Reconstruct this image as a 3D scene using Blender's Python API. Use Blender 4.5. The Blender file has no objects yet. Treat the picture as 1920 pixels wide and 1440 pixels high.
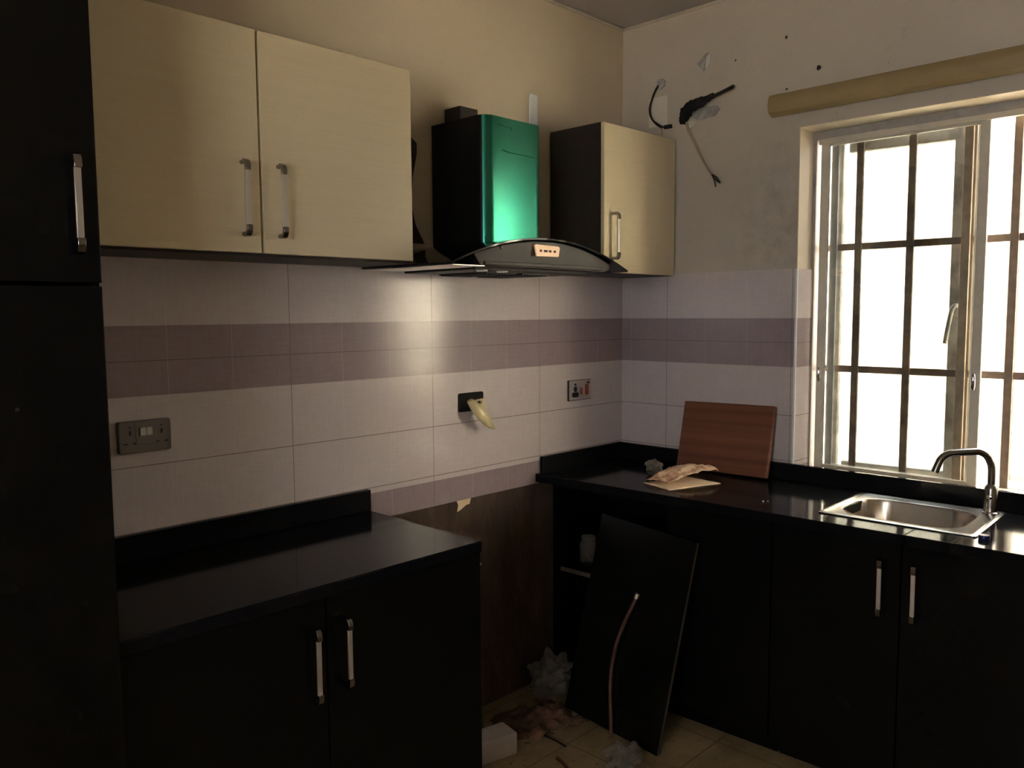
import bpy, bmesh, math, random
from mathutils import Vector, Matrix, noise
C = bpy.context.scene.collection
S = bpy.context.scene
random.seed(7)
PI = math.pi

# ------------------------------------------------------------------ camera
yaw, pitch, roll, FPX = 0.7725, -0.0863, -0.0068, 1537.2943
fw = Vector((math.cos(pitch)*math.cos(yaw), math.cos(pitch)*math.sin(yaw), math.sin(pitch)))
rt = Vector((math.sin(yaw), -math.cos(yaw), 0)); up = rt.cross(fw)
r2 = math.cos(roll)*rt + math.sin(roll)*up; u2 = -math.sin(roll)*rt + math.cos(roll)*up
cam = bpy.data.objects.new('camera', bpy.data.cameras.new('camera')); C.objects.link(cam)
cam.matrix_world = Matrix(((r2.x, u2.x, -fw.x, -3.2039), (r2.y, u2.y, -fw.y, -2.382), (r2.z, u2.z, -fw.z, 1.6285), (0, 0, 0, 1)))
cam.data.sensor_width = 36; cam.data.lens = FPX/1920*36; cam.data.clip_start = .02
S.camera = cam

# ------------------------------------------------------------------ world, sun, exposure
W = bpy.data.worlds.new('sky'); S.world = W; W.use_nodes = True
bg = W.node_tree.nodes['Background']; bg.inputs[0].default_value = (.93, .96, 1.0, 1); bg.inputs[1].default_value = 13.0
S.view_settings.view_transform = 'Standard'; S.view_settings.look = 'None'
S.view_settings.gamma = 1; S.view_settings.exposure = 0.0
S.view_settings.use_curve_mapping = False
sun = bpy.data.objects.new('sun', bpy.data.lights.new('sun', 'SUN')); C.objects.link(sun)
sun.data.energy = 360; sun.data.angle = .01; sun.data.color = (1, .90, .76)
sun.rotation_euler = Vector((-.60, -.9, 1.2)).to_track_quat('Z', 'Y').to_euler()
S.cycles.max_bounces = 10; S.cycles.diffuse_bounces = 5; S.cycles.glossy_bounces = 5
S.cycles.transparent_max_bounces = 16; S.cycles.sample_clamp_indirect = 60
S.cycles.caustics_reflective = True; S.cycles.blur_glossy = .5; S.cycles.caustics_refractive = False
S.cycles.use_denoising = True

# ------------------------------------------------------------------ materials
def srgb(c):
    return tuple(((v/255)/12.92 if v/255 <= .04045 else ((v/255+.055)/1.055)**2.4) for v in c)+(1,)
class N:
    """tiny node helper"""
    def __init__(s, name):
        s.m = bpy.data.materials.new(name); s.m.use_nodes = True; s.t = s.m.node_tree
        s.b = s.t.nodes['Principled BSDF']; s.out = s.t.nodes['Material Output']
    def n(s, typ, **kw):
        x = s.t.nodes.new(typ)
        for k, v in kw.items(): setattr(x, k, v)
        return x
    def link(s, a, b): s.t.links.new(a, b)
    def put(s, sock, v):
        if hasattr(v, 'is_output') or isinstance(v, bpy.types.NodeSocket): s.link(v, sock)
        else: sock.default_value = v
    def math(s, op, a, b=0.0, c=None):
        x = s.n('ShaderNodeMath', operation=op); s.put(x.inputs[0], a); s.put(x.inputs[1], b)
        if c is not None: s.put(x.inputs[2], c)
        return x.outputs[0]
    def obj(s):
        return s.n('ShaderNodeTexCoord').outputs['Object']
    def sep(s, v):
        x = s.n('ShaderNodeSeparateXYZ'); s.link(v, x.inputs[0]); return x.outputs
    def noise(s, scale, detail=3, rough=.5, vec=None, stretch=None):
        x = s.n('ShaderNodeTexNoise'); x.inputs['Scale'].default_value = scale
        x.inputs['Detail'].default_value = detail; x.inputs['Roughness'].default_value = rough
        v = vec if vec is not None else s.obj()
        if stretch:
            mp = s.n('ShaderNodeMapping'); mp.inputs['Scale'].default_value = stretch; s.link(v, mp.inputs[0]); v = mp.outputs[0]
        s.link(v, x.inputs['Vector']); return x.outputs['Fac']
    def ramp(s, f, stops):
        x = s.n('ShaderNodeValToRGB'); s.link(f, x.inputs[0]); e = x.color_ramp.elements
        while len(e) < len(stops): e.new(.5)
        for i, (p, c) in enumerate(stops):
            e[i].position = p; e[i].color = c if len(c) == 4 else tuple(c)+(1,)
        return x.outputs[0]
    def mix(s, f, a, b):
        x = s.n('ShaderNodeMix', data_type='RGBA'); s.put(x.inputs[0], f); s.put(x.inputs[6], a); s.put(x.inputs[7], b)
        return x.outputs[2]
    def bump(s, h, strength=.2, dist=.01):
        x = s.n('ShaderNodeBump'); x.inputs['Strength'].default_value = strength; x.inputs['Distance'].default_value = dist
        s.link(h, x.inputs['Height']); s.link(x.outputs[0], s.b.inputs['Normal'])
    def set(s, col=None, rough=None, metal=None, spec=None, coat=None, trans=None):
        if col is not None: s.put(s.b.inputs['Base Color'], col)
        if rough is not None: s.put(s.b.inputs['Roughness'], rough)
        if metal is not None: s.put(s.b.inputs['Metallic'], metal)
        if spec is not None: s.put(s.b.inputs['Specular IOR Level'], spec)
        if coat is not None: s.put(s.b.inputs['Coat Weight'], coat)
        if trans is not None: s.put(s.b.inputs['Transmission Weight'], trans)
        return s.m
def plain(name, col, rough=.5, metal=0, var=.06, scale=12, spec=None, bump=0):
    k = N(name); c = Vector(col[:3])
    f = k.noise(scale, 4)
    k.set(k.ramp(f, [(.3, tuple(c*(1-var))), (.7, tuple(c*(1+var)))]), rough, metal, spec)
    if bump: k.bump(f, bump)
    return k.m

def tile_mat(name, axis, off):
    k = N(name); o = k.obj(); x = k.sep(o); a = x[axis]; z = x[2]
    def near(v, period, o_, w):     # 1 within w of a multiple of period
        t = k.math('ADD', v, -o_ + 100*period); m = k.math('MODULO', t, period)
        d = k.math('MINIMUM', m, k.math('SUBTRACT', period, m)); return k.math('LESS_THAN', d, w)
    def at(v, p, w): return k.math('LESS_THAN', k.math('ABSOLUTE', k.math('SUBTRACT', v, p)), w)
    vl = near(a, .6, off, .0013)
    hl = k.math('MAXIMUM', k.math('MAXIMUM', at(z, 1.5, .0013), at(z, 1.2, .0014)), at(z, 1.011, .0015))
    gr = k.math('MAXIMUM', vl, hl)
    faint = near(a, .2, off, .0012)
    band = k.math('MULTIPLY', k.math('GREATER_THAN', z, 1.40), k.math('LESS_THAN', z, 1.60))
    band = k.math('MAXIMUM', band, k.math('LESS_THAN', z, .991))
    w1 = k.noise(140, 2, vec=o, stretch=(1, 1, .12)); w2 = k.noise(140, 2, vec=o, stretch=(.12, .12, 1))
    w = k.math('MULTIPLY', k.math('ADD', w1, w2), .5)
    light = k.ramp(w, [(.3, (.57, .50, .50)), (.7, (.64, .565, .565))])
    dark = k.ramp(w, [(.3, (.275, .21, .225)), (.7, (.33, .255, .275))])
    col = k.mix(band, light, dark)
    blot = k.noise(3.0, 3, vec=o)
    col = k.mix(k.math('MULTIPLY', blot, .25), col, (.50, .42, .40, 1))
    col = k.mix(k.math('MULTIPLY', faint, .22), col, (.75, .70, .70, 1))
    col = k.mix(k.math('MULTIPLY', gr, .75), col, (.16, .12, .11, 1))
    k.set(col, .155, 0, .5)
    k.b.inputs['IOR'].default_value = 1.36
    h = k.math('ADD', k.math('MULTIPLY', gr, -1.0), k.math('MULTIPLY', k.noise(2.2, 1, vec=o), .5))
    k.bump(h, .35, .002)
    return k.m
M = {}
M['tile_a'] = tile_mat('glazed_tile_hood_wall', 0, 0.0)
M['tile_b'] = tile_mat('glazed_tile_window_wall', 1, -.2635)
def paint(name, c, stain=.5):
    k = N(name); o = k.obj()
    f = k.noise(1.3, 5, .6, vec=o); g = k.noise(9, 5, .65, vec=o); sp = k.noise(60, 2, vec=o)
    v = Vector(c)
    col = k.ramp(f, [(.35, tuple(v*.93)), (.65, tuple(v*1.04))])
    dirt = k.ramp(g, [(.60, (0, 0, 0)), (.76, (1, 1, 1))])
    col = k.mix(k.math('MULTIPLY', dirt, .3*stain), col, tuple(v*.55)+(1,))
    spk = k.ramp(sp, [(.74, (0, 0, 0)), (.79, (1, 1, 1))])
    col = k.mix(k.math('MULTIPLY', spk, .5*stain), col, tuple(v*.3)+(1,))
    if stain >= 1:      # smoke and hand dirt beside the window
        s_ = k.sep(o); dy = k.math('SUBTRACT', s_[1], -.80); dz = k.math('MULTIPLY', k.math('SUBTRACT', s_[2], 1.98), .55)
        dd = k.math('SQRT', k.math('ADD', k.math('MULTIPLY', dy, dy), k.math('MULTIPLY', dz, dz)))
        near_ = k.math('MAXIMUM', k.math('SUBTRACT', 1.0, k.math('MULTIPLY', dd, 3.2)), 0.0)
        sm = k.ramp(k.noise(11, 6, .7, vec=o), [(.42, (0, 0, 0)), (.66, (1, 1, 1))])
        col = k.mix(k.math('MULTIPLY', k.math('MULTIPLY', near_, sm), .5), col, (v.x*.48, v.y*.42, v.z*.36, 1))
    k.set(col, .42, 0, .4); k.bump(k.noise(120, 3, vec=o), .12, .002)
    return k.m
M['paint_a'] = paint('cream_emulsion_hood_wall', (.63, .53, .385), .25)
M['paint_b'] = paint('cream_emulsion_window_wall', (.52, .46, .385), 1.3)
M['ceil'] = paint('ceiling_paint', (.42, .39, .38), .3)
M['reveal'] = paint('window_reveal_paint', (.66, .56, .42), .4)
k = N('bare_brown_plaster'); o = k.obj()
f = k.noise(6, 7, .75, vec=o, stretch=(2, 2, .6))
k.set(k.ramp(f, [(.3, (.045, .026, .018)), (.55, (.080, .050, .034)), (.8, (.16, .11, .075))]), .9); k.bump(f, .6, .01); M['bare'] = k.m
k = N('dirty_floor_tile'); o = k.obj(); x = k.sep(o)
def gl(v, p, w, of):
    m = k.math('MODULO', k.math('ADD', v, of+40*p), p); return k.math('LESS_THAN', m, w)
g = k.math('MAXIMUM', gl(x[0], .4, .005, .13), gl(x[1], .4, .005, .05))
f = k.noise(4, 6, .65, vec=o); sp = k.noise(38, 4, .7, vec=o)
col = k.ramp(f, [(.35, (.20, .145, .085)), (.65, (.38, .30, .185))])
col = k.mix(k.ramp(sp, [(.60, (0, 0, 0)), (.68, (1, 1, 1))]), col, (.10, .055, .03, 1))
col = k.mix(k.math('MULTIPLY', g, .8), col, (.09, .05, .03, 1))
k.set(col, .45); M['floor'] = k.m

k = N('black_granite'); f = k.noise(260, 3)
k.set(k.ramp(f, [(.45, (.005, .005, .006)), (.72, (.016, .015, .016))]), .10, 0, .22); k.b.inputs['IOR'].default_value = 1.27; M['granite'] = k.m
k = N('cream_laminate'); f = k.noise(30, 4, stretch=(.15, .15, 6)); f2 = k.noise(2, 2)
c = k.ramp(f, [(.3, (.65, .55, .365)), (.7, (.68, .58, .39))])
k.set(c, .38, 0, .55); M['cream'] = k.m
k = N('black_gloss_board'); f = k.noise(5, 3)
k.set(k.ramp(f, [(.3, (.0035, .0032, .003)), (.7, (.005, .0048, .0045))]), .26, 0, .16); M['black'] = k.m
M['carcass'] = plain('dark_wenge_board', (.018, .010, .008), .5, var=.3, scale=20)
M['gap'] = M['carcass']
M['brownedge'] = plain('brown_board_edging', (.10, .045, .028), .5, var=.2)
M['paleedge'] = plain('pale_board_edge', (.09, .068, .05), .6, var=.2)
M['satin'] = plain('satin_nickel', (.62, .58, .53), .45, .85, var=.03)
M['elbow'] = plain('dark_chrome_elbow', (.30, .28, .27), .16, 1, var=.02)
M['chrome'] = plain('polished_chrome', (.75, .75, .76), .10, 1, var=.02)
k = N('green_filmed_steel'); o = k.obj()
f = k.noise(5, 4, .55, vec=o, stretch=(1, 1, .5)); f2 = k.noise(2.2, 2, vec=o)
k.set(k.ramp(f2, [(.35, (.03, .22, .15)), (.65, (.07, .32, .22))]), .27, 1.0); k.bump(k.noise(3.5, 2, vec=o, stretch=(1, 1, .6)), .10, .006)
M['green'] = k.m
M['blackside'] = plain('dark_reflection_steel', (.004, .004, .004), .35, 0, var=.1, spec=.25)  # black stands for the dark surroundings mirrored in the duct cover's side
M['dkmetal'] = plain('dark_grey_brushed_steel', (.030, .026, .024), .42, .3, var=.08, scale=40, spec=.3)
M['brush'] = plain('brushed_steel_underside', (.88, .84, .78), .35, 1, var=.05, scale=50)
k = N('tinted_black_glass'); k.set((.008, .008, .009, 1), .05, 0, .3); f = k.noise(4, 2); k.put(k.b.inputs['Roughness'], k.ramp(f, [(.3, (.04,)*3), (.7, (.08,)*3)])); M['tglass'] = k.m
k = N('lit_control_panel'); f = k.noise(6, 2)
k.set((.75, .48, .26, 1), .35); k.b.inputs['Emission Color'].default_value = (1, .60, .33, 1); k.b.inputs['Emission Strength'].default_value = .35
k.put(k.b.inputs['Base Color'], k.ramp(f, [(.3, (.78, .50, .28)), (.7, (.85, .58, .36))])); M['panel'] = k.m
M['button'] = plain('dark_button', (.05, .02, .01), .4)
M['bulb'] = plain('hood_lamp_cover', (.8, .78, .72), .3)
M['alu'] = plain('cream_powder_coated_frame', (.60, .55, .46), .4, 0, var=.06, scale=30)
M['alu2'] = plain('grey_window_aluminium', (.40, .37, .34), .45, 0, var=.1, scale=30)
M['bar'] = plain('painted_security_bar', (.30, .215, .155), .5, 0, var=.2, scale=30)
M['pvc'] = plain('white_casement_frame', (.50, .48, .43), .35, 0, var=.05)
k = N('insect_mesh'); o = k.obj()
k.set((.06, .05, .045, 1), .8); tr = k.n('ShaderNodeBsdfTransparent'); mx = k.n('ShaderNodeMixShader')
f = k.ramp(k.noise(7, 5, .65, vec=o), [(.45, (.34,)*3), (.75, (.60,)*3)])
k.link(f, mx.inputs[0]); k.link(tr.outputs[0], mx.inputs[1]); k.link(k.b.outputs[0], mx.inputs[2]); k.link(mx.outputs[0], k.out.inputs[0]); M['net'] = k.m
k = N('clear_pane'); gl_ = k.n('ShaderNodeBsdfGlossy'); gl_.inputs['Roughness'].default_value = .02
tr = k.n('ShaderNodeBsdfTransparent'); tr.inputs[0].default_value = (.93, .95, .94, 1)
fr = k.n('ShaderNodeFresnel'); geo = k.n('ShaderNodeNewGeometry'); k.link(k.math('ADD', 1.45, k.math('MULTIPLY', geo.outputs['Backfacing'], 1/1.45-1.45)), fr.inputs[0]); mx = k.n('ShaderNodeMixShader')
k.link(fr.outputs[0], mx.inputs[0]); k.link(tr.outputs[0], mx.inputs[1]); k.link(gl_.outputs[0], mx.inputs[2]); k.link(mx.outputs[0], k.out.inputs[0]); M['pane'] = k.m
M['rail'] = plain('yellowed_plastic_rail', (.33, .24, .115), .38, 0, var=.05)
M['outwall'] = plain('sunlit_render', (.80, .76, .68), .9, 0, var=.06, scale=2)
M['outwall2'] = plain('shaded_render', (.24, .22, .19), .9, 0, var=.06, scale=2)  # darkened colour stands in for house shadow on the boundary wall
M['ground'] = plain('concrete_yard', (.32, .30, .26), .9, 0, var=.1, scale=3)
M['steel'] = plain('sink_steel', (.60, .55, .50), .24, 1, var=.05, scale=30)
M['tap'] = plain('brushed_tap_steel', (.26, .245, .23), .25, 1, var=.04)
k = N('striped_board_wood'); o = k.obj(); x = k.sep(o)
f = k.noise(9, 4, .6, vec=o, stretch=(1, .25, 5)); f2 = k.noise(4, 2, vec=o, stretch=(1, .05, 6))
c1 = k.ramp(f2, [(.38, (.11, .030, .013)), (.5, (.17, .058, .025)), (.62, (.21, .080, .036))])
k.set(k.mix(k.math('MULTIPLY', f, .3), c1, (.16, .05, .02, 1)), .55); M['wood'] = k.m
k = N('printed_paper'); f = k.noise(28, 5, .7)
k.set(k.ramp(f, [(.40, (.80, .58, .38)), (.52, (.72, .45, .30)), (.6, (.40, .17, .11)), (.7, (.75, .55, .36))]), .7); M['paper'] = k.m
M['kraft'] = plain('cream_paper', (.80, .60, .40), .7, var=.05)
M['greywrap'] = plain('dusty_grey_wrap', (.13, .11, .09), .5, var=.4, scale=40)
M['face'] = plain('grey_switch_plate', (.20, .18, .165), .35, .5, var=.04)
M['facelight'] = plain('silver_switch_plate', (.46, .40, .375), .3, .5, var=.04)
M['socket_black'] = plain('socket_black', (.012, .010, .010), .5)
M['rocker'] = plain('grey_rocker', (.55, .52, .48), .3)
M['red'] = plain('red_rocker', (.30, .07, .05), .35)
M['hole'] = plain('open_wall_box', (.004, .004, .004), .9)
M['horn'] = plain('cream_plastic_cover', (.72, .60, .33), .35, var=.04)
M['wire'] = plain('black_cable', (.012, .009, .008), .5)
M['foam'] = plain('burnt_black_foam', (.010, .009, .009), .95, bump=.6, scale=80)
M['beigewire'] = plain('dusty_beige_cable', (.38, .29, .21), .6)
M['plaster'] = plain('grey_plaster', (.36, .34, .33), .9, var=.25, scale=35, bump=.5)
M['whiteplaster'] = plain('chipped_white_plaster', (.62, .58, .52), .9, var=.1, scale=50)
M['patch'] = plain('pale_paint_patch', (.68, .63, .54), .5, var=.04)
M['white'] = plain('white_strip', (.86, .88, .88), .5, var=.03)
M['blue'] = plain('dark_blue_cap', (.012, .014, .10), .35)
M['pipe'] = plain('old_copper_pipe', (.12, .055, .04), .45, .4, var=.3, scale=30)
M['block'] = plain('white_foam_block', (.58, .52, .50), .8, var=.08)
k = N('crumpled_clear_plastic'); k.set((.45, .44, .43, 1), .25); k.b.inputs['Alpha'].default_value = .5; f = k.noise(20, 3); k.put(k.b.inputs['Base Color'], k.ramp(f, [(.3, (.10, .095, .09)), (.7, (.34, .33, .31))])); M['cling'] = k.m
M['mud'] = plain('brown_rubble', (.13, .075, .05), .95, var=.5, scale=30, bump=.8)
M['greysheet'] = plain('grey_dusty_board', (.13, .12, .10), .8, var=.2)
M['stick'] = plain('dark_red_stick', (.09, .03, .02), .6, var=.2)
k = N('jar_glass'); k.set((.3, .28, .25, 1), .12); k.b.inputs['Alpha'].default_value = .22; f = k.noise(9, 2); k.put(k.b.inputs['Roughness'], k.ramp(f, [(.3, (.08,)*3), (.7, (.2,)*3)])); M['jar'] = k.m
M['pinkfrag'] = plain('pink_tile_fragment', (.34, .20, .18), .7, var=.2)

# ------------------------------------------------------------------ mesh helpers
class MB:
    def __init__(s): s.v = []; s.f = []; s.mi = []
    def add(s, vs, fs, mi=0):
        b = len(s.v); s.v += [Vector(p) for p in vs]; s.f += [[i+b for i in f] for f in fs]; s.mi += [mi]*len(fs)
    def box(s, a, b, mi=0, mat=None):
        x0, y0, z0 = a; x1, y1, z1 = b
        vs = [Vector(p) for p in ((x0,y0,z0),(x1,y0,z0),(x1,y1,z0),(x0,y1,z0),(x0,y0,z1),(x1,y0,z1),(x1,y1,z1),(x0,y1,z1))]
        if mat: vs = [mat @ p for p in vs]
        s.add(vs, [(0,3,2,1),(4,5,6,7),(0,1,5,4),(1,2,6,5),(2,3,7,6),(3,0,4,7)], mi)
    def prism(s, poly, h, fn, mi=0):     # poly in 2D, h=(a,b); fn(p,q,h)->xyz
        n = len(poly); vs = [fn(p, q, h[0]) for p, q in poly]+[fn(p, q, h[1]) for p, q in poly]
        s.add(vs, [list(range(n))[::-1], list(range(n, 2*n))]+[(i, (i+1) % n, (i+1) % n+n, i+n) for i in range(n)], mi)
    def rings(s, rings, cap0=True, cap1=True, mi=0):
        n = len(rings[0]); vs = [p for r in rings for p in r]; fs = []
        for k_ in range(len(rings)-1):
            for i in range(n):
                j = (i+1) % n; fs.append((k_*n+i, k_*n+j, (k_+1)*n+j, (k_+1)*n+i))
        if cap0: fs.append(list(range(n))[::-1])
        if cap1: fs.append([(len(rings)-1)*n+i for i in range(n)])
        s.add(vs, fs, mi)
    def tube(s, pts, r, n=10, mi=0, smooth=4):
        P = [Vector(p) for p in pts]
        rr = r if isinstance(r, (list, tuple)) else [r]*len(P)
        if smooth and len(P) > 2:       # Catmull-Rom
            Q = []; RQ = []
            for i in range(len(P)-1):
                p0 = P[max(i-1, 0)]; p1 = P[i]; p2 = P[i+1]; p3 = P[min(i+2, len(P)-1)]
                for q in range(smooth):
                    t = q/smooth
                    Q.append(.5*((2*p1)+(p2-p0)*t+(2*p0-5*p1+4*p2-p3)*t*t+(3*p1-p0-3*p2+p3)*t**3)); RQ.append(rr[i]*(1-t)+rr[i+1]*t)
            Q.append(P[-1]); RQ.append(rr[-1]); P, rr = Q, RQ
        rings = []; up_ = None
        for i, p in enumerate(P):
            d = (P[min(i+1, len(P)-1)]-P[max(i-1, 0)]).normalized()
            if up_ is None:
                up_ = Vector((0, 0, 1)) if abs(d.z) < .9 else Vector((1, 0, 0))
            a = d.cross(up_).normalized(); up_ = a.cross(d).normalized()
            rings.append([p+rr[i]*(math.cos(2*PI*j/n)*a+math.sin(2*PI*j/n)*up_) for j in range(n)])
        s.rings(rings, mi=mi)
    def lathe(s, prof, c=(0, 0, 0), n=20, mi=0):
        c = Vector(c)
        s.rings([[c+Vector((r*math.cos(2*PI*j/n), r*math.sin(2*PI*j/n), z)) for j in range(n)] for r, z in prof], mi=mi)
    def build(s, name, mats, parent=None, bevel=0, smooth=False, origin=None, seg=2, solid=0, sub=0):
        me = bpy.data.meshes.new(name)
        off = Vector(origin) if origin is not None else Vector((0, 0, 0))
        me.from_pydata([p-off for p in s.v], [], s.f)
        for m in (mats if isinstance(mats, (list, tuple)) else [mats]): me.materials.append(M[m])
        for p, mi in zip(me.polygons, s.mi): p.material_index = mi; p.use_smooth = smooth
        bm = bmesh.new(); bm.from_mesh(me); bmesh.ops.recalc_face_normals(bm, faces=bm.faces); bm.to_mesh(me); bm.free()
        o = bpy.data.objects.new(name, me); C.objects.link(o); o.location = off
        if parent: o.parent = parent
        if solid: md = o.modifiers.new('solid', 'SOLIDIFY'); md.thickness = solid; md.offset = 0
        if bevel:
            md = o.modifiers.new('bevel', 'BEVEL'); md.width = bevel; md.segments = seg; md.limit_method = 'ANGLE'; md.angle_limit = math.radians(40)
        if sub: md = o.modifiers.new('sub', 'SUBSURF'); md.levels = sub; md.render_levels = sub
        if smooth and not sub:
            try: me.set_sharp_from_angle(angle=math.radians(38))
            except Exception: pass
        return o
def box(name, a, b, mat, parent=None, bevel=0):
    m = MB(); m.box(a, b); return m.build(name, mat, parent, bevel)
def tag(o, label=None, cat=None, group=None, kind=None):
    if label: o['label'] = label
    if cat: o['category'] = cat
    if group: o['group'] = group
    if kind: o['kind'] = kind
    return o
def thing(name, label, cat, loc=(0, 0, 0), rz=0, group=None):
    o = bpy.data.objects.new(name, None); C.objects.link(o); o.empty_display_size = .05
    o.location = loc; o.rotation_euler = (0, 0, rz); return tag(o, label, cat, group)
def struct(o): o['kind'] = 'structure'; return o

# ------------------------------------------------------------------ room shell
CZ = 2.945; XW = -4.7; YS = -4.7; TW = .225
WY0, WY1, WZ0, WZ1 = -2.07, -.872, .960, 2.362        # window opening
m = MB(); m.box((XW-.2, 0, 0), (0, .2, .893), 1); m.box((XW-.2, 0, .893), (0, .2, CZ), 0); wall_l = struct(m.build('wall_left', ['paint_a', 'bare']))
m = MB(); m.box((XW, -.010, .893), (0, 0, 1.80)); m.build('tile_facing', 'tile_a', wall_l)
m = MB()
m.box((0, WY1, 0), (TW, .2, CZ)); m.box((0, YS-.2, 0), (TW, WY0, CZ)); m.box((0, WY0, 0), (TW, WY1, WZ0)); m.box((0, WY0, WZ1), (TW, WY1, CZ))
wall_r = struct(m.build('wall_right', 'paint_b'))
m = MB(); m.box((-.010, WY1, .893), (0, 0, 1.80)); m.box((-.010, WY1-.010, WZ0), (.135, WY1, 1.80)); m.box((-.010, YS, .893), (0, WY0, 1.80)); m.box((-.01, WY0, .893), (0, WY1, WZ0))
m.build('tile_facing', 'tile_b', wall_r)
m = MB(); m.box((-.013, WY1-.012, 1.0), (-.008, WY1-.004, 1.80)); m.build('tile_edge_strip', 'white', wall_r)
m = MB(); m.box((0.001, WY0, WZ1-.004), (.135, WY1, WZ1)); m.box((0.001, WY1-.004, 1.80), (.135, WY1, WZ1-.004)); m.build('reveal_lining', 'reveal', wall_r)
struct(box('floor', (XW-.2, YS-.2, -.1), (TW, .2, 0), 'floor'))
struct(box('ceiling', (XW-.2, YS-.2, CZ), (TW, .2, CZ+.15), 'ceil'))
DY0, DY1 = -2.9, -1.6
m = MB(); m.box((XW-.2, YS-.2, 0), (0, YS, CZ))
struct(m.build('wall_rear', 'paint_a'))
m = MB(); m.box((XW-.2, YS, 0), (XW, DY0, CZ)); m.box((XW-.2, DY1, 0), (XW, 0, CZ)); m.box((XW-.2, DY0, 2.1), (XW, DY1, CZ)); m.box((XW-.2, DY0, 0), (XW, DY1, 1.35))
struct(m.build('wall_side', 'paint_a'))
# high side window behind the camera
m = MB(); m.box((XW-.2, DY0-.04, 0), (XW+.02, DY0, 2.14)); m.box((XW-.2, DY1, 0), (XW+.02, DY1+.04, 2.14)); m.box((XW-.2, DY0, 2.1), (XW+.02, DY1, 2.14))
struct(m.build('window_2', 'alu', bevel=.003))
# thin plaster seams along the ceiling and in the corner
m = MB(); m.tube([(XW, -.004, CZ-.006), (0, -.004, CZ-.006)], .007, 6, smooth=0); m.tube([(-.004, YS, CZ-.006), (-.004, 0, CZ-.006)], .007, 6, smooth=0)
struct(m.build('trim_1', 'paint_b'))
# outside
tag(box('outside_wall', (2.1, -6, -.3), (2.3, 4, 2.62), 'outwall2'), 'boundary wall outside the window, coloured dark in place of house shadow', 'wall')
tag(box('outside_wall', (1.20, -6.0, -.3), (2.1, -2.80, 2.9), 'outwall'), 'unseen white block added to bounce sunlight in through the window', 'wall')  # unseen block added to reflect sun onto the hood wall
tag(box('sun_baffle', (XW-1.3, -6, 2.25), (XW-.2, 0, 2.35), 'outwall'), 'pale eave added out of view to keep sun from the side window', 'baffle')  # unseen slab added to block sun at the side window
o = box('ground', (-14, -12, -.4), (8, 8, -.3), 'ground'); struct(o)

# ------------------------------------------------------------------ window
win = bpy.data.objects.new('window_1', None); C.objects.link(win); win.location = (.13, (WY0+WY1)/2, WZ0); struct(win)
def wpart(name, boxes, mat, bevel=.002, parent=win):
    m = MB()
    for a, b in boxes: m.box(a, b)
    org = Vector((.13, (WY0+WY1)/2, WZ0)); mm = m.build(name, mat, None, bevel)
    # keep world placement under the window empty
    mm.parent = parent; mm.matrix_parent_inverse = Matrix.Translation(-org) if parent is win else Matrix.Identity(4)
    return mm
def frame_boxes(x0, x1, y0, y1, z0, z1, w, wt=None, wb=None):
    wt = wt or w; wb = wb or w
    return [((x0, y0, z0), (x1, y0+w, z1)), ((x0, y1-w, z0), (x1, y1, z1)), ((x0, y0+w, z1-wt), (x1, y1-w, z1)), ((x0, y0+w, z0), (x1, y1-w, z0+wb))]
yl, yr = WY1-.004, WY0
wpart('outer_frame', frame_boxes(.130, .185, yr, yl, WZ0, WZ1-.004, .012, .034, .014), 'alu2')
wpart('frame_track', [((.128, yr+.02, WZ1-.058), (.150, yl-.02, WZ1-.036))], 'alu')
# sliding glass sash in front
wpart('sliding_sash', frame_boxes(.136, .152, -1.522, -.904, .968, 2.325, .034, .03, .022), 'alu')
wpart('glass_pane', [((.143, -1.49, .988), (.146, -.937, 2.296))], 'pane', 0)
m = MB()
for yy in (-.917, -1.499):
    m.lathe([(.0, -.032), (.006, -.03), (.009, -.015), (.009, .015), (.006, .03), (.0, .032)], (.134, yy, 1.365), 12)
latch = m.build('sash_latch', 'chrome', None, 0, True); latch.parent = win; latch.matrix_parent_inverse = Matrix.Translation(-Vector(win.location))
# insect screen sash
wpart('screen_sash', frame_boxes(.158, .172, -1.462, -.938, .968, 2.325, .030, .022, .022)[1:], 'alu2')
wpart('screen_stile', frame_boxes(.158, .172, -1.462, -.938, .968, 2.325, .030, .022, .022)[:1], 'bar')
wpart('screen_mesh', [((.164, -1.435, .985), (.165, -.965, 2.305))], 'net', 0)
# middle post
wpart('window_post', [((.188, -1.496, WZ0), (.2085, -1.468, WZ1)), ((.209, -1.500, .972), (.2255, -1.468, 2.333))], 'alu')
# security bars
for yy in (-1.042, -1.242, -1.450, -1.599, -1.80, -1.98):
    wpart('security_bar', [((.188, yy-.014, WZ0), (.200, yy+.014, WZ1))], 'bar')
for zz in (1.388, 1.889):
    wpart('security_rail', [((.200, yr+.0, zz-.014), (.208, yl, zz+.014))], 'bar')
wpart('casement_surround', [((.209, yr, 2.333), (.2255, yl, WZ1-.004)), ((.209, yr, WZ0), (.2255, yl, .972))], 'pvc')
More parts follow.
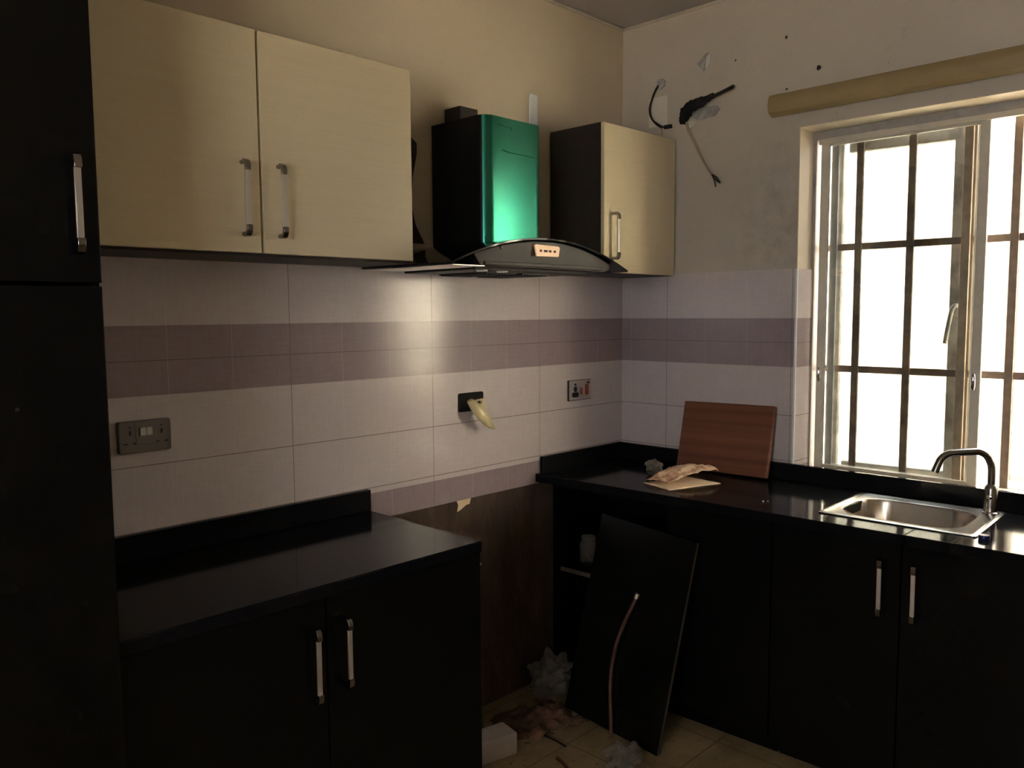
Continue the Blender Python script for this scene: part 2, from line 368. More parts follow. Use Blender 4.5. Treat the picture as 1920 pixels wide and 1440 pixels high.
# casements opening outward
def casement(y0, y1, ang, hinge, hd=None):
    fr_ = frame_boxes(0, .04, 0, y1-y0, .965, 2.330, .048, .055, .03)
    if hd: fr_[0] = ((0, 0, .965), (.04, .080, 2.330)); fr_[1] = ((0, y1-y0-.028, .965), (.04, y1-y0, 2.330))
    if hinge == 'left': X = Matrix.Translation((.228, y1, 0)) @ Matrix.Rotation(ang, 4, 'Z') @ Matrix.Translation((0, -(y1-y0), 0))
    else: X = Matrix.Translation((.228, y0, 0)) @ Matrix.Rotation(-ang, 4, 'Z')
    inv = Matrix.Translation(-Vector(win.location))
    m = MB()
    for a, b in fr_: m.box(a, b, mat=X)
    e = m.build('casement', 'pvc', None, .006)
    e.parent = win; e.matrix_parent_inverse = inv
    m = MB(); m.box((.018, .045, .99), (.022, y1-y0-.026, 2.28), mat=X); g_ = m.build('glass_pane', 'pane', None); g_.parent = e
    if hd:
        m = MB(); m.box((-.012, hd-.012, 1.60), (0, hd+.012, 1.665), mat=X); m.tube([X @ Vector(p_) for p_ in ((-.012, hd, 1.645), (-.035, hd, 1.645), (-.042, hd+.012, 1.62), (-.042, hd+.03, 1.50))], .009, 8)
        h_ = m.build('casement_handle', 'pvc', None, .002, True); h_.parent = e
    return e
casement(-1.450, -.930, math.radians(4.5), 'left', .050)
casement(-2.05, -1.502, math.radians(18), 'right')
# curtain rail above the window
m = MB(); prof = [(0, 2.418), (-.012, 2.412), (-.040, 2.425), (-.050, 2.45), (-.048, 2.478), (-.035, 2.497), (0, 2.502)]
m.prism(prof, (-2.35, -.757), lambda p, q, h: (p-.001, h, q))
t = m.build('curtain_rail', 'rail', None, .003, True, origin=(0, -1.5, 2.46)); tag(t, 'yellowed cream plastic curtain rail box above the barred window', 'curtain rail')

# ------------------------------------------------------------------ worktops
TH = math.atan(.034); Z0, Z1 = .900, .935
def front(y): return -.628+.034*abs(y)
rw = thing('kitchen_worktop', 'black granite worktop running under the window around the steel sink', 'worktop', (-.3, -1.2, Z0))
SX0, SX1, SY0, SY1 = -.44, -.115, -1.645, -1.235
m = MB(); P2 = lambda p, q, h: (p, q, h)
YE = -3.0
m.prism([(front(0), 0), (0, 0), (0, SY1), (front(SY1), SY1)], (Z0, Z1), P2)
m.prism([(front(SY0), SY0), (0, SY0), (0, YE), (front(YE), YE)], (Z0, Z1), P2)
m.prism([(front(SY1), SY1), (SX0, SY1), (SX0, -1.512), (front(-1.512), -1.512)], (Z0, Z1), P2)
m.prism([(front(-1.514), -1.514), (SX0, -1.514), (SX0, SY0), (front(SY0), SY0)], (Z0, Z1), P2)
m.prism([(SX1, SY1), (0, SY1), (0, SY0), (SX1, SY0)], (Z0, Z1), P2)
def put(par, m, name, mats, bevel=0, smooth=False, **kw):
    o = m.build(name, mats, None, bevel, smooth, **kw)
    o.parent = par
    mw = Matrix.Translation(par.location) @ par.rotation_euler.to_matrix().to_4x4()
    o.matrix_parent_inverse = mw.inverted()
    return o
put(rw, m, 'slab', 'granite', .002)
m = MB(); m.box((-.032, YE, Z1), (-.010, -.010, 1.004)); put(rw, m, 'upstand', 'granite', .003)
m = MB(); m.box((-.600, -.032, Z1), (-.033, -.010, 1.008)); put(rw, m, 'upstand', 'granite', .003)
lw = thing('kitchen_worktop', 'black granite worktop between the tall black cupboard and the empty cooker gap', 'worktop', (-2.05, -.3, Z0))
m = MB(); m.box((-2.58, -.60, Z0), (-1.510, 0-.0105, Z1)); put(lw, m, 'slab', 'granite', .004)
m = MB(); m.box((-2.58, -.032, Z1), (-1.510, -.0105, 1.010)); put(lw, m, 'upstand', 'granite', .002)

# ------------------------------------------------------------------ handles and cupboards
def handle_mb(x, y, z0, z1, proj=.032, w=.013):
    """bow handle on a face looking toward -y; satin strip between chrome elbows"""
    m = MB(); yo = y-proj
    m.box((x-w/2, yo, z0+.030), (x+w/2, yo+.006, z1-.030), 0)
    for zz, s_ in ((z0, 1), (z1, -1)):
        rings = []
        for q in range(7):
            a = q/6*PI/2
            cy = y-proj*.55-(proj*.45)*math.sin(a); cz = zz+s_*(.006+.016*(1-math.cos(a)))
            t = .005
            ny, nz = math.cos(a), -s_*math.sin(a)
            tz, ty = s_*math.cos(a)*0, 0
            dn = Vector((0, -math.sin(a), -s_*math.cos(a)))*0
            nrm = Vector((0, -math.sin(a), -s_*math.cos(a)))
            c = Vector((x, cy, cz))
            rings.append([c+Vector((-w*.58, 0, 0))+nrm*t, c+Vector((w*.58, 0, 0))+nrm*t, c+Vector((w*.58, 0, 0))-nrm*t, c+Vector((-w*.58, 0, 0))-nrm*t])
        rings.append([p+Vector((0, 0, s_*.010)) for p in rings[-1]])
        m.rings(rings, mi=1)
        m.tube([(x, y, zz+s_*.008), (x, y-proj*.6, zz+s_*.008)], .0065, 10, 1, smooth=0)
    return m
def door_with_handle(par, x0, x1, z0, z1, yf, hx, hz0, hz1, mat, bev=.002, name='door'):
    m = MB(); m.box((x0, yf, z0), (x1, yf+.018, z1)); d = put(par, m, name, mat, bev)
    if hx is not None:
        h = handle_mb(hx, yf, hz0, hz1).build('handle', ['satin', 'elbow'], None, .001, True)
        h.parent = d
    return d
def carcass(par, x0, x1, yf, z0, z1, mat='carcass', t=.018, yb=-.0105, shelf=None):
    m = MB()
    m.box((x0, yf, z0), (x0+t, yb, z1)); m.box((x1-t, yf, z0), (x1, yb, z1))
    m.box((x0+t, yf, z0), (x1-t, yb, z0+t)); m.box((x0+t, yf, z1-t), (x1-t, yb, z1)); m.box((x0+t, yb-.006, z0+t), (x1-t, yb, z1-t))
    if shelf: m.box((x0+t, yf+.02, shelf), (x1-t, yb-.006, shelf+t))
    return put(par, m, 'carcass', mat, .001)
wc = thing('wall_cabinet', 'wide wall cabinet with two cream doors left of the cooker hood', 'cabinet', (-2.045, -.15, 1.79))
carcass(wc, -2.577, -1.515, -.281, 1.79, 2.395, yb=-.0105)
door_with_handle(wc, -2.572, -2.0495, 1.797, 2.394, -.300, -2.101, 1.838, 2.045, 'cream')
door_with_handle(wc, -2.0425, -1.518, 1.797, 2.394, -.300, -1.993, 1.838, 2.045, 'cream')
wr = thing('wall_cabinet', 'narrow wall cabinet with one cream door in the corner right of the hood', 'cabinet', (-.27, -.15, 1.79))
carcass(wr, -.527, -.0105, -.281, 1.79, 2.394)
door_with_handle(wr, -.525, -.012, 1.792, 2.393, -.300, -.468, 1.842, 2.040, 'cream')
tc = thing('tall_cupboard', 'tall black gloss cupboard standing at the left end of the worktop', 'cupboard', (-2.88, -.3, 0))
TX0, TX1 = -3.19, -2.583
carcass(tc, TX0, TX1, -.602, .10, 2.62, 'black')
door_with_handle(tc, TX0+.002, TX1-.001, 1.695, 2.615, -.621, -2.630, 1.748, 1.947, 'black')
door_with_handle(tc, TX0+.002, TX1-.001, .105, 1.688, -.621, None, 0, 0, 'black')
m = MB(); m.box((TX0+.01, -.56, 0), (TX1-.01, -.03, .10)); put(tc, m, 'plinth', 'black')
m = MB(); m.tube([(-2.750, -.621, 1.451), (-2.750, -.624, 1.451)], .004, 12, smooth=0); put(tc, m, 'lock', 'dkmetal', 0, True)
bl = thing('base_cabinet', 'black base cabinet with two doors under the left worktop', 'cabinet', (-2.04, -.3, 0))
carcass(bl, -2.579, -1.492, -.553, .10, Z0-.001, 'black')
door_with_handle(bl, -2.575, -2.052, .105, .895, -.572, -2.093, .618, .825, 'black')
door_with_handle(bl, -2.048, -1.493, .105, .895, -.572, -1.998, .630, .828, 'black')
m = MB(); m.box((-2.57, -.50, 0), (-1.50, -.03, .10)); put(bl, m, 'plinth', 'black')
# cabinets below the window: built along local x, then turned to face -x
def run_cabinet(label, u0, u1, doors, shelf=None, tall=True):
    t = thing('base_cabinet', label, 'cabinet', (-.013, 0, 0), -PI/2+TH)
    # local frame: x = along run, -y = toward the room
    yf = -.535
    def pb(name, boxes, mat, bevel=.001, par=t):
        mm = MB()
        for a, b in boxes: mm.box(a, b)
        return mm.build(name, mat, par, bevel)
    T = .018; yb = -.09
    bx = [((u0, yf, .09), (u0+T, yb, Z0-.001)), ((u1-T, yf, .09), (u1, yb, Z0-.001)), ((u0+T, yf, .09), (u1-T, yb, .09+T)), ((u0+T, yb-.006, .09+T), (u1-T, yb, Z0-.001)), ((u0+T, yf, Z0-.03), (u1-T, yf+.08, Z0-.001))]
    pb('carcass', bx, 'black')
    if shelf: pb('shelf', [((u0+T, yf+.035, shelf-.009), (u1-T, yb-.006, shelf+.009))], 'black'); pb('shelf_edging', [((u0+T, yf+.031, shelf-.009), (u1-T, yf+.0355, shelf+.009))], 'paleedge')
    pb('plinth', [((u0+.002, yf+.075, 0), (u1-.002, yf+.09, .09))], 'black')
    for d0, d1, hx in doors:
        d = pb('door', [((d0, yf-.019, .10), (d1, yf-.001, Z0-.008))], 'black', .0015)
        if hx is not None:
            h = handle_mb(hx, yf-.019, hz[0], hz[1]).build('handle', ['satin', 'elbow'], d, .001, True)
    return t
hz = (.640, .838)
run_cabinet('open black base cabinet with no door in the corner behind the leaning panel', .02, .62, [], shelf=.50)
run_cabinet('black base cabinet without a visible handle between corner and sink', .622, 1.035, [(.624, 1.033, None)])
run_cabinet('black base cabinet with two handled doors under the sink', 1.037, 1.90, [(1.039, 1.467, 1.412), (1.471, 1.898, 1.514)])
run_cabinet('black base cabinet at the right edge under the window worktop', 1.902, 2.60, [(1.904, 2.598, None)])

# ------------------------------------------------------------------ cooker hood
hx0, hx1, hc, HY = -1.515, -.615, -1.065, -.455
hood = thing('range_hood', 'chimney cooker hood with green filmed duct cover and curved black glass', 'cooker hood', (hc, -.2, 1.785))
def arch(x): return 1.884-.47*(x-hc)**2
m = MB(); n = 28; top = [(hx0+(hx1-hx0)*i/n) for i in range(n+1)]
poly = [(x, arch(x)) for x in top]+[(x, arch(x)-.007) for x in reversed(top)]
m.prism(poly, (-.485, -.012), lambda p, q, h: (p, h, q)); put(hood, m, 'glass_canopy', 'tglass', .001, True)
m = MB(); m.box((-1.508, -.478, 1.778), (-1.372, -.03, 1.7805)); put(hood, m, 'reflection_plate', 'brush')  # plate added to carry the bright reflection under the glass
m = MB(); b0, b1 = -1.405, -.690
xs = [b0+(b1-b0)*i/n for i in range(n+1)]
poly = [(x, arch(x)-.010) for x in xs]+[(b1-.005, 1.790), (-.725, 1.779), (-1.375, 1.781)]
fy = lambda x: HY-.02*(1-((x-hc)/.4)**2)
# gently bowed front
vs = []; nn = len(poly)
m.prism(poly, (HY, -.012), lambda p, q, h: (p, (fy(p) if h == HY else h), q)); put(hood, m, 'body', 'dkmetal', .003, True)
m = MB()
xs2 = [-1.36+(.62)*i/12 for i in range(13)]
m.prism([(x, 1.796) for x in xs2]+[(x, 1.785) for x in reversed(xs2)], (0, 1), lambda p, q, h: (p, fy(p)-(.004 if h else -.004), q)); put(hood, m, 'front_strip', 'dkmetal', .001, True)
m = MB(); m.box((-1.35, -.41, 1.772), (-.75, -.04, 1.781)); put(hood, m, 'filter_panel', 'dkmetal', .002)
for xx in (-1.07, -.89):
    m = MB(); m.box((xx-.15, -.33, 1.767), (xx-.0, -.08, 1.772))
    for i in range(9): m.box((xx-.145+i*.016, -.325, 1.764), (xx-.138+i*.016, -.085, 1.767))
    put(hood, m, 'grease_filter', 'dkmetal')
for xx in (-1.295, -1.20):
    m = MB(); m.lathe([(.0, 0), (.018, 0), (.020, .003), (.020, .006)], (xx, -.385, 1.767), 20); put(hood, m, 'lamp', 'bulb', 0, True)
# control panel
m = MB(); pc = -1.068; zc = 1.840
poly = [(pc-.066, zc+.017), (pc-.060, zc+.021), (pc+.056, zc+.019), (pc+.063, zc+.014), (pc+.056, zc-.017), (pc-.056, zc-.019)]
m.prism(poly, (0, 1), lambda p, q, h: (p, fy(p)-(.004 if h else -.002), q)); cp = put(hood, m, 'control_panel', 'panel', .001)
for i, (dx, w) in enumerate(((-.038, .010), (-.013, .016), (.010, .010), (.034, .009))):
    m = MB(); m.box((pc+dx-w/2, fy(pc)-.007, zc-.004), (pc+dx+w/2, fy(pc)-.003, zc+.004)); b_ = m.build('button', 'button', None, .001); b_.parent = cp
m = MB(); m.tube([(-1.285, fy(-1.285)+.002, 1.843), (-1.285, fy(-1.285)-.003, 1.843)], .006, 14, smooth=0); put(hood, m, 'sensor', 'button', 0, True)
# chimney: rounded front corners
m = MB(); cx0, cx1, cyf = -1.188, -.880, -.292; R_ = .045
pl = [(cx1, -.0115), (cx0, -.0115)]
for q in range(9):
    a = PI+q/8*PI/2; pl.append((cx0+R_+R_*math.cos(a), cyf+R_+R_*math.sin(a)))
for q in range(9):
    a = 1.5*PI+q/8*PI/2; pl.append((cx1-R_+R_*math.cos(a), cyf+R_+R_*math.sin(a)))
m.prism(pl, (1.875, 2.318), P2)
for q in (3, 4, 5, 6): m.mi[q] = 1      # left side's dark reflection, painted as black colour
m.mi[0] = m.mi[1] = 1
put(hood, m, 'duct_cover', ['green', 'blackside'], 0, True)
m = MB(); m.box((cx0+.012, cyf+.012, 1.868), (cx1-.012, -.02, 1.90)); put(hood, m, 'collar', 'dkmetal')
# film creases
m = MB()
m.tube([(-1.10, cyf-.001, 2.205), (-1.06, cyf-.001, 2.200), (-1.0, cyf-.001, 2.200), (-.93, cyf-.001, 2.198)], .0012, 5)
m.tube([(-1.12, cyf-.001, 2.290), (-1.08, cyf-.001, 2.288), (-1.055, cyf-.001, 2.288), (-1.055, cyf-.001, 2.278)], .0010, 5)
put(hood, m, 'film_crease', 'green', 0, True)
m = MB(); m.box((-1.125, -.10, 2.318), (-1.035, -.0115, 2.388)); put(hood, m, 'duct_stub', 'carcass', .003)
# black plastic strip beside the hood; its wide lower end stands for hood shadow
m = MB()
pts = [(-1.36, -.012, 2.25), (-1.315, -.02, 2.265), (-1.295, -.03, 2.24), (-1.300, -.03, 2.20), (-1.312, -.022, 2.12), (-1.315, -.018, 2.03), (-1.30, -.018, 1.95), (-1.27, -.02, 1.885)]
wd = [.008, .012, .016, .020, .018, .014, .020, .028]
rings = [[Vector((x-w, y-.002, z)), Vector((x+w, y-.006, z)), Vector((x+w, y+.006, z)), Vector((x-w, y+.006, z))] for (x, y, z), w in zip(pts, wd)]
m.rings(rings); t = m.build('plastic_strip', 'carcass', None, .001, True, origin=(-1.28, -.015, 2.1)); tag(t, 'crumpled dark strip between left cabinet and hood, widened low to stand for shadow', 'plastic strip')

# ------------------------------------------------------------------ sink and tap
RZ = math.radians(1.7)
sk = thing('kitchen_sink', 'inset stainless steel kitchen sink below the window', 'sink', (-.268, -1.433, Z1), RZ)
def rrect(cx, cy, hx, hy, r, z, n=8):
    out = []
    for qx, qy, a0 in ((1, 1, 0), (-1, 1, PI/2), (-1, -1, PI), (1, -1, 1.5*PI)):
        for i in range(n+1):
            a = a0+i/n*PI/2; out.append(Vector((cx+qx*(hx-r)+r*math.cos(a), cy+qy*(hy-r)+r*math.sin(a), z)))
    return out
bxc, byc = -.008, .010; bhx, bhy = .150, .190
rs = [rrect(0, 0, .205, .2435, .012, .0005), rrect(0, 0, .2055, .244, .012, .004), rrect(0, 0, .198, .2365, .012, .0065), rrect(0, 0, .190, .2285, .012, .0065), rrect(0, 0, .186, .2245, .012, .004),
      rrect(bxc, byc, bhx+.012, bhy+.012, .100, .004), rrect(bxc, byc, bhx+.004, bhy+.004, .093, .002), rrect(bxc, byc, bhx, bhy, .09, -.008), rrect(bxc, byc, bhx-.008, bhy-.008, .085, -.12), rrect(bxc, byc, bhx-.03, bhy-.03, .07, -.145), rrect(bxc, byc, bhx-.06, bhy-.06, .05, -.150)]
m = MB(); m.rings(rs, cap0=False, cap1=True); b_ = m.build('basin', 'steel', sk, 0, True)
m = MB(); m.lathe([(.0, -.149), (.035, -.149), (.038, -.147), (.040, -.149)], (0, .0, 0), 24); m.build('drain', 'chrome', sk, 0, True)
m = MB(); m.lathe([(.0, .004), (.014, .004), (.013, .008), (.0, .009)], (.17, -.222, 0), 16); m.build('tap_hole_cap', 'steel', sk, 0, True)
TB = Vector((-.108, -1.632, Z1+.004)); td = Vector((-.67, .74, 0)).normalized()
tp = thing('kitchen_tap', 'brushed steel swan neck tap at the corner of the sink', 'tap', TB)
def tpt(s_, z): return Vector((td.x*s_, td.y*s_, z-TB.z))
m = MB(); m.lathe([(.0, 0), (.026, 0), (.026, .004), (.022, .007), (.021, .085), (.018, .095), (.013, .100), (.0, .101)], (0, 0, 0), 24); m.build('body', 'tap', tp, 0, True)
m = MB(); m.tube([tpt(.0, 1.03), tpt(.0, 1.075), tpt(.003, 1.105), tpt(.018, 1.135), tpt(.040, 1.149), tpt(.060, 1.1505), tpt(.125, 1.147), tpt(.150, 1.142), tpt(.170, 1.127), tpt(.182, 1.102), tpt(.190, 1.080)], [.0125, .0125, .0125, .0125, .0125, .0125, .0125, .0125, .0125, .0125, .013], 16, smooth=5); m.build('spout', 'tap', tp, 0, True)
m = MB(); m.tube([(0, 0, .055), (-.03, -.0, .06), (-.036, .0, .062)], [.009, .009, .006], 10, smooth=0); m.build('lever', 'chrome', tp, 0, True)
m = MB(); m.lathe([(.0, 0), (.015, 0), (.016, .002), (.016, .012), (.014, .015), (.0, .015)], (0, 0, 0), 18)
t = m.build('bottle_cap', 'blue', None, 0, True); t.location = (-.467, -1.706, Z1); tag(t, 'small dark blue bottle cap on the worktop in front of the sink', 'bottle cap')

# ------------------------------------------------------------------ things on the window worktop
cb = MB(); cb.box((-.011, -.215, 0), (.011, .215, .300))
t = cb.build('chopping_board', 'wood', None, .004); t.location = (-.100, -.600, Z1+.006)
t.rotation_euler = (math.radians(-1.0), math.radians(14.5), 0); tag(t, 'reddish brown striped wooden board leaning against the wall by the window', 'chopping board')
def sheet(name, corners, bow, mat, nx=10, ny=10, amp=.004, seed=1, thick=.0015, top=None):
    """a sheet over four corners with crumple and a raised middle"""
    A, B_, Cc, D = [Vector(c) for c in corners]; vs = []; fs = []
    for j in range(ny+1):
        for i in range(nx+1):
            u, v = i/nx, j/ny; p = (A*(1-u)+B_*u)*(1-v)+(D*(1-u)+Cc*u)*v
            p = p+Vector((0, 0, bow(u, v)+amp*(noise.noise(Vector((u*5+seed*3.1, v*5, seed)))+.6*abs(noise.noise(Vector((u*11, v*11+seed, 2)))))))
            vs.append(p)
    for j in range(ny):
        for i in range(nx): a = j*(nx+1)+i; fs.append((a, a+1, a+nx+2, a+nx+1))
    m = MB(); m.add(vs, fs); c = (A+B_+Cc+D)/4
    o = m.build(name, mat, None, 0, True, origin=(c.x, c.y, A.z)); md = o.modifiers.new('s', 'SOLIDIFY'); md.thickness = thick; return o
t = sheet('paper_sheet', [(-.478, -.468, .938), (-.530, -.628, .938), (-.278, -.705, .938), (-.250, -.520, .938)], lambda u, v: 0, 'kraft', amp=.0012, seed=2)
tag(t, 'flat cream paper sheet lying beneath crumpled printed paper on the worktop', 'paper')
t = sheet('crumpled_paper', [(-.452, -.462, .945), (-.470, -.585, .945), (-.205, -.655, .962), (-.205, -.520, .958)], lambda u, v: .020*math.sin(u*PI)*.4+.018*math.sin(v*PI)+.016*v, 'paper', 18, 18, .014, 5)
tag(t, 'crumpled red and cream printed paper on the worktop left of the wooden board', 'paper')
def lump(name, c, r, sq, mat, seed, amp=.35, sub=3):
    bm = bmesh.new(); bmesh.ops.create_icosphere(bm, subdivisions=sub, radius=1)
    for v in bm.verts:
        d = v.co.normalized(); f_ = 1+amp*(noise.noise(d*2.0+Vector((seed, 0, 0)))*1.3+abs(noise.noise(d*5+Vector((0, seed, 0))))*.7-.25)
        v.co = Vector((d.x*sq[0], d.y*sq[1], d.z*sq[2]))*r*f_
    mz = min(v.co.z for v in bm.verts)
    for v in bm.verts: v.co.z -= mz
    me = bpy.data.meshes.new(name); bm.to_mesh(me); bm.free(); me.materials.append(M[mat])
    o = bpy.data.objects.new(name, me); C.objects.link(o); o.location = c; return o
tag(lump('crumpled_wrapper', (-.305, -.40, Z1), .036, (1.0, 1.1, .8), 'greywrap', 3), 'crumpled dusty grey wrapper behind the printed paper', 'wrapper')
for i, (x, y, s_) in enumerate(((-.455, -.980, 'left'), (-.443, -.993, 'right'))):  # two tiny white specks on the slab
    t = lump('speck', (x, y, Z1), .0035, (1, 1, .8), 'white', 8+i, sub=1); tag(t, 'tiny white crumb on the worktop, %s one of the pair left of the sink' % s_, 'speck', 'white specks on the worktop')

# ------------------------------------------------------------------ sockets
def plate(name, x0, x1, z0, z1, mat, label, cat, thick=.012, tilt=0):
    t = thing(name, label, cat, ((x0+x1)/2, -.0105, (z0+z1)/2)); w, h = (x1-x0)/2, (z1-z0)/2
    t.rotation_euler = (0, 0, tilt)
    m = MB(); m.prism([(p.x, p.y) for p in rrect(0, 0, w, h, .006, 0, 3)], (0, -thick), lambda p, q, k_: (p, k_, q)); m.build('face_plate', mat, t, .002)
    return t, w, h
t, w, h = plate('double_socket', -2.352, -2.207, 1.243, 1.333, 'face', 'grey switched double socket on the tiles beside the tall cupboard', 'socket', .020)
m = MB(); m.box((-.028, -.0215, -.022), (.028, -.0195, .040)); m.build('centre_plate', 'face', t, .001)
for sx in (-1, 1):
    m = MB(); m.box((sx*.009-.008, -.027, .003), (sx*.009+.008, -.020, .026)); m.build('rocker_switch', 'rocker', t, .001)
for cx in (-.043, .045):
    for dx, dz, ww, hh in ((0, .012, .005, .012), (-.013, -.018, .011, .004), (.013, -.018, .011, .004), (0, .028, .005, .003)):
        m = MB(); m.box((cx+dx-ww/2, -.0212, dz-hh/2), (cx+dx+ww/2, -.0195, dz+hh/2)); m.build('pin_hole', 'socket_black', t)
t, w, h = plate('cooker_switch_socket', -.414, -.262, 1.236, 1.324, 'facelight', 'silver cooker socket with red switches on the tiles in the corner', 'socket')
m = MB(); m.box((-.0785, -.009, -.0465), (.0785, -.0005, .0455)); m.build('back_frame', 'socket_black', t, .001)
for (x, z, ww, hh, mt, nm) in ((-.038, .026, .010, .010, 'socket_black', 'indicator'), (-.038, .005, .018, .024, 'socket_black', 'pin_hole'), (-.038, -.020, .042, .022, 'socket_black', 'pin_hole'),
                               (.004, -.006, .014, .030, 'red', 'rocker_switch'), (.043, .0, .022, .050, 'red', 'rocker_switch'), (.054, .031, .012, .010, 'socket_black', 'indicator')):
    m = MB(); m.prism([(p.x, p.y) for p in rrect(x, z, ww/2, hh/2, min(ww, hh)*.35, 0, 4)], (-.011, -.0165), lambda p, q, k_: (p, k_, q)); m.build(nm, mt, t, .0008)
t, w, h = plate('wall_box', -1.073, -.939, 1.243, 1.317, 'hole', 'open black wall box left of the cooker socket', 'wall box', .0025)
m = MB(); m.prism([(p.x, p.y) for p in rrect(0, 0, w, h, .008, 0, 3)], (0, -.0032), lambda p, q, k_: (p*.0+p, k_, q)); m.build('box_rim', 'hole', t)
# cream horn-shaped cover hanging from it
hn = thing('plastic_cover', 'cream horn shaped plastic cover dangling from the open wall box', 'cover', (-.98, -.03, 1.28))
m = MB()
pts = [((-1.030, -.032, 1.288), .012, .010), ((-1.022, -.050, 1.268), .020, .012), ((-1.008, -.062, 1.245), .024, .012), ((-.985, -.066, 1.218), .022, .011), ((-.962, -.064, 1.196), .017, .009), ((-.940, -.060, 1.178), .011, .006), ((-.915, -.056, 1.166), .003, .003)]
rings = []
for (p, w_, d_) in pts:
    p = Vector(p); rings.append([p+Vector((math.cos(a)*w_, math.sin(a)*d_-.4*w_*abs(math.cos(a))*0, math.cos(a)*w_*.55)) for a in [2*PI*j/14 for j in range(14)]])
m.rings(rings); put(hn, m, 'shell', 'horn', 0, True)
m = MB()
fl = [(-1.025, -.052, 1.291), (-.948, -.030, 1.291), (-.960, -.036, 1.262), (-.966, -.052, 1.236), (-.985, -.064, 1.228), (-1.010, -.066, 1.262)]
m.add([Vector(p) for p in fl]+[Vector(p)+Vector((.002, .005, 0)) for p in fl], [(0, 1, 2, 3, 4, 5), (11, 10, 9, 8, 7, 6)]+[(i, (i+1) % 6, (i+1) % 6+6, i+6) for i in range(6)])
put(hn, m, 'flap', 'horn', .001)
m = MB(); m.tube([(-1.001, -.052, 1.281), (-1.002, -.064, 1.281)], .005, 12, smooth=0); put(hn, m, 'screw_hole', 'socket_black', 0, True)
m = MB(); m.tube([(-.99, -.012, 1.29), (-1.0, -.03, 1.285), (-1.01, -.045, 1.27)], .003, 8); put(hn, m, 'lead', 'wire', 0, True)

# ------------------------------------------------------------------ wall marks, cables
t = box('white_strip', (-.648, -.006, 2.32), (-.601, 0, 2.535), 'white', None, .001); tag(t, 'white strip stuck upright on the wall above the hood', 'strip')
def blob(name, y, z, ry, rz, seed, mat, th=.006, n=26, rough=.45, x=0, extra=None):
    m = MB(); ring = []
    for i in range(n):
        a = 2*PI*i/n; f_ = 1+rough*noise.noise(Vector((math.cos(a)*1.7+seed, math.sin(a)*1.7, seed)))+.2*rough*noise.noise(Vector((a*3, seed, 1)))
        ring.append((y+ry*f_*math.cos(a), z+rz*f_*math.sin(a)))
    if extra: ring = extra
    m.prism(ring, (x, x-th), lambda p, q, h: (h, p, q)); return m.build(name, mat, None, .001, origin=(0, y, z))
W2 = lambda label, o, cat: tag(o, label, cat)
def px(yz, sc=1): return yz
o_ = blob('plaster_chip', -.430, 2.705, .03, .03, 1, 'plaster', .004, extra=[(-.398, 2.706), (-.413, 2.712), (-.440, 2.738), (-.458, 2.740), (-.446, 2.727), (-.440, 2.705), (-.441, 2.672), (-.432, 2.668), (-.420, 2.680)])
W2('grey chipped plaster hole high on the wall above the cables', o_, 'chip')
o_ = blob('plaster_scar', -.455, 2.702, .03, .03, 1, 'whiteplaster', .003, extra=[(-.441, 2.705), (-.446, 2.726), (-.462, 2.735), (-.470, 2.722), (-.464, 2.695), (-.452, 2.675), (-.441, 2.673)])
W2('white plaster scar beside the highest wall chip', o_, 'chip')
o_ = blob('cable_hole', -.212, 2.655, .026, .022, 4, 'plaster', .004); W2('grey plastered hole where the thin black cable leaves the wall', o_, 'hole')
o_ = blob('plaster_repair', -.430, 2.492, .075, .030, 11, 'plaster', .004); W2('rough grey plaster around the black foam lump', o_, 'plaster repair')
o_ = blob('plaster_repair', -.365, 2.452, .035, .016, 15, 'whiteplaster', .005); W2('pale dusty plaster lump under the black foam', o_, 'plaster repair')
t = box('paint_patch', (-.0015, -.250, 2.470), (0, -.150, 2.600), 'patch'); W2('pale square paint patch on the wall behind the thin black cable', t, 'paint patch')
for i, (y, z, r_, wh) in enumerate(((-.809, 2.722, .006, 'dark screw hole highest on the window wall'), (-.945, 2.575, .009, 'dark screw hole upper right above the curtain rail'), (-.815, 2.519, .005, 'dark screw hole just above the end of the curtain rail'), (-.585, 2.680, .004, 'tiny dark screw hole right of the plaster chip'))):
    o_ = blob('screw_hole', y, z, r_, r_, 20+i, 'carcass', .0015, n=10); tag(o_, wh, 'hole')
# hanging cable 1
cbn = thing('electric_cable', 'thin twisted black cable looping from the upper hole to above the corner cabinet', 'cable', (-.01, -.2, 2.64))
m = MB(); m.tube([(.004, -.199, 2.655), (-.015, -.195, 2.630), (-.020, -.178, 2.590), (-.022, -.168, 2.550), (-.022, -.176, 2.510), (-.022, -.205, 2.475), (-.024, -.235, 2.455)], [.005, .0048, .0045, .005, .0045, .0045, .004], 8, smooth=6)
m.tube([(-.010, -.200, 2.640), (-.024, -.184, 2.590), (-.026, -.173, 2.545), (-.026, -.186, 2.500), (-.024, -.225, 2.468), (-.024, -.250, 2.452)], .003, 6, smooth=6); put(cbn, m, 'lead', 'wire', 0, True)
m = MB(); m.box((-.034, -.288, 2.446), (-.018, -.250, 2.462)); put(cbn, m, 'connector', 'wire', .003)
m = MB(); m.tube([(-.024, -.225, 2.462), (-.024, -.236, 2.440), (-.024, -.238, 2.420)], .0028, 6); put(cbn, m, 'loose_end', 'beigewire', 0, True)
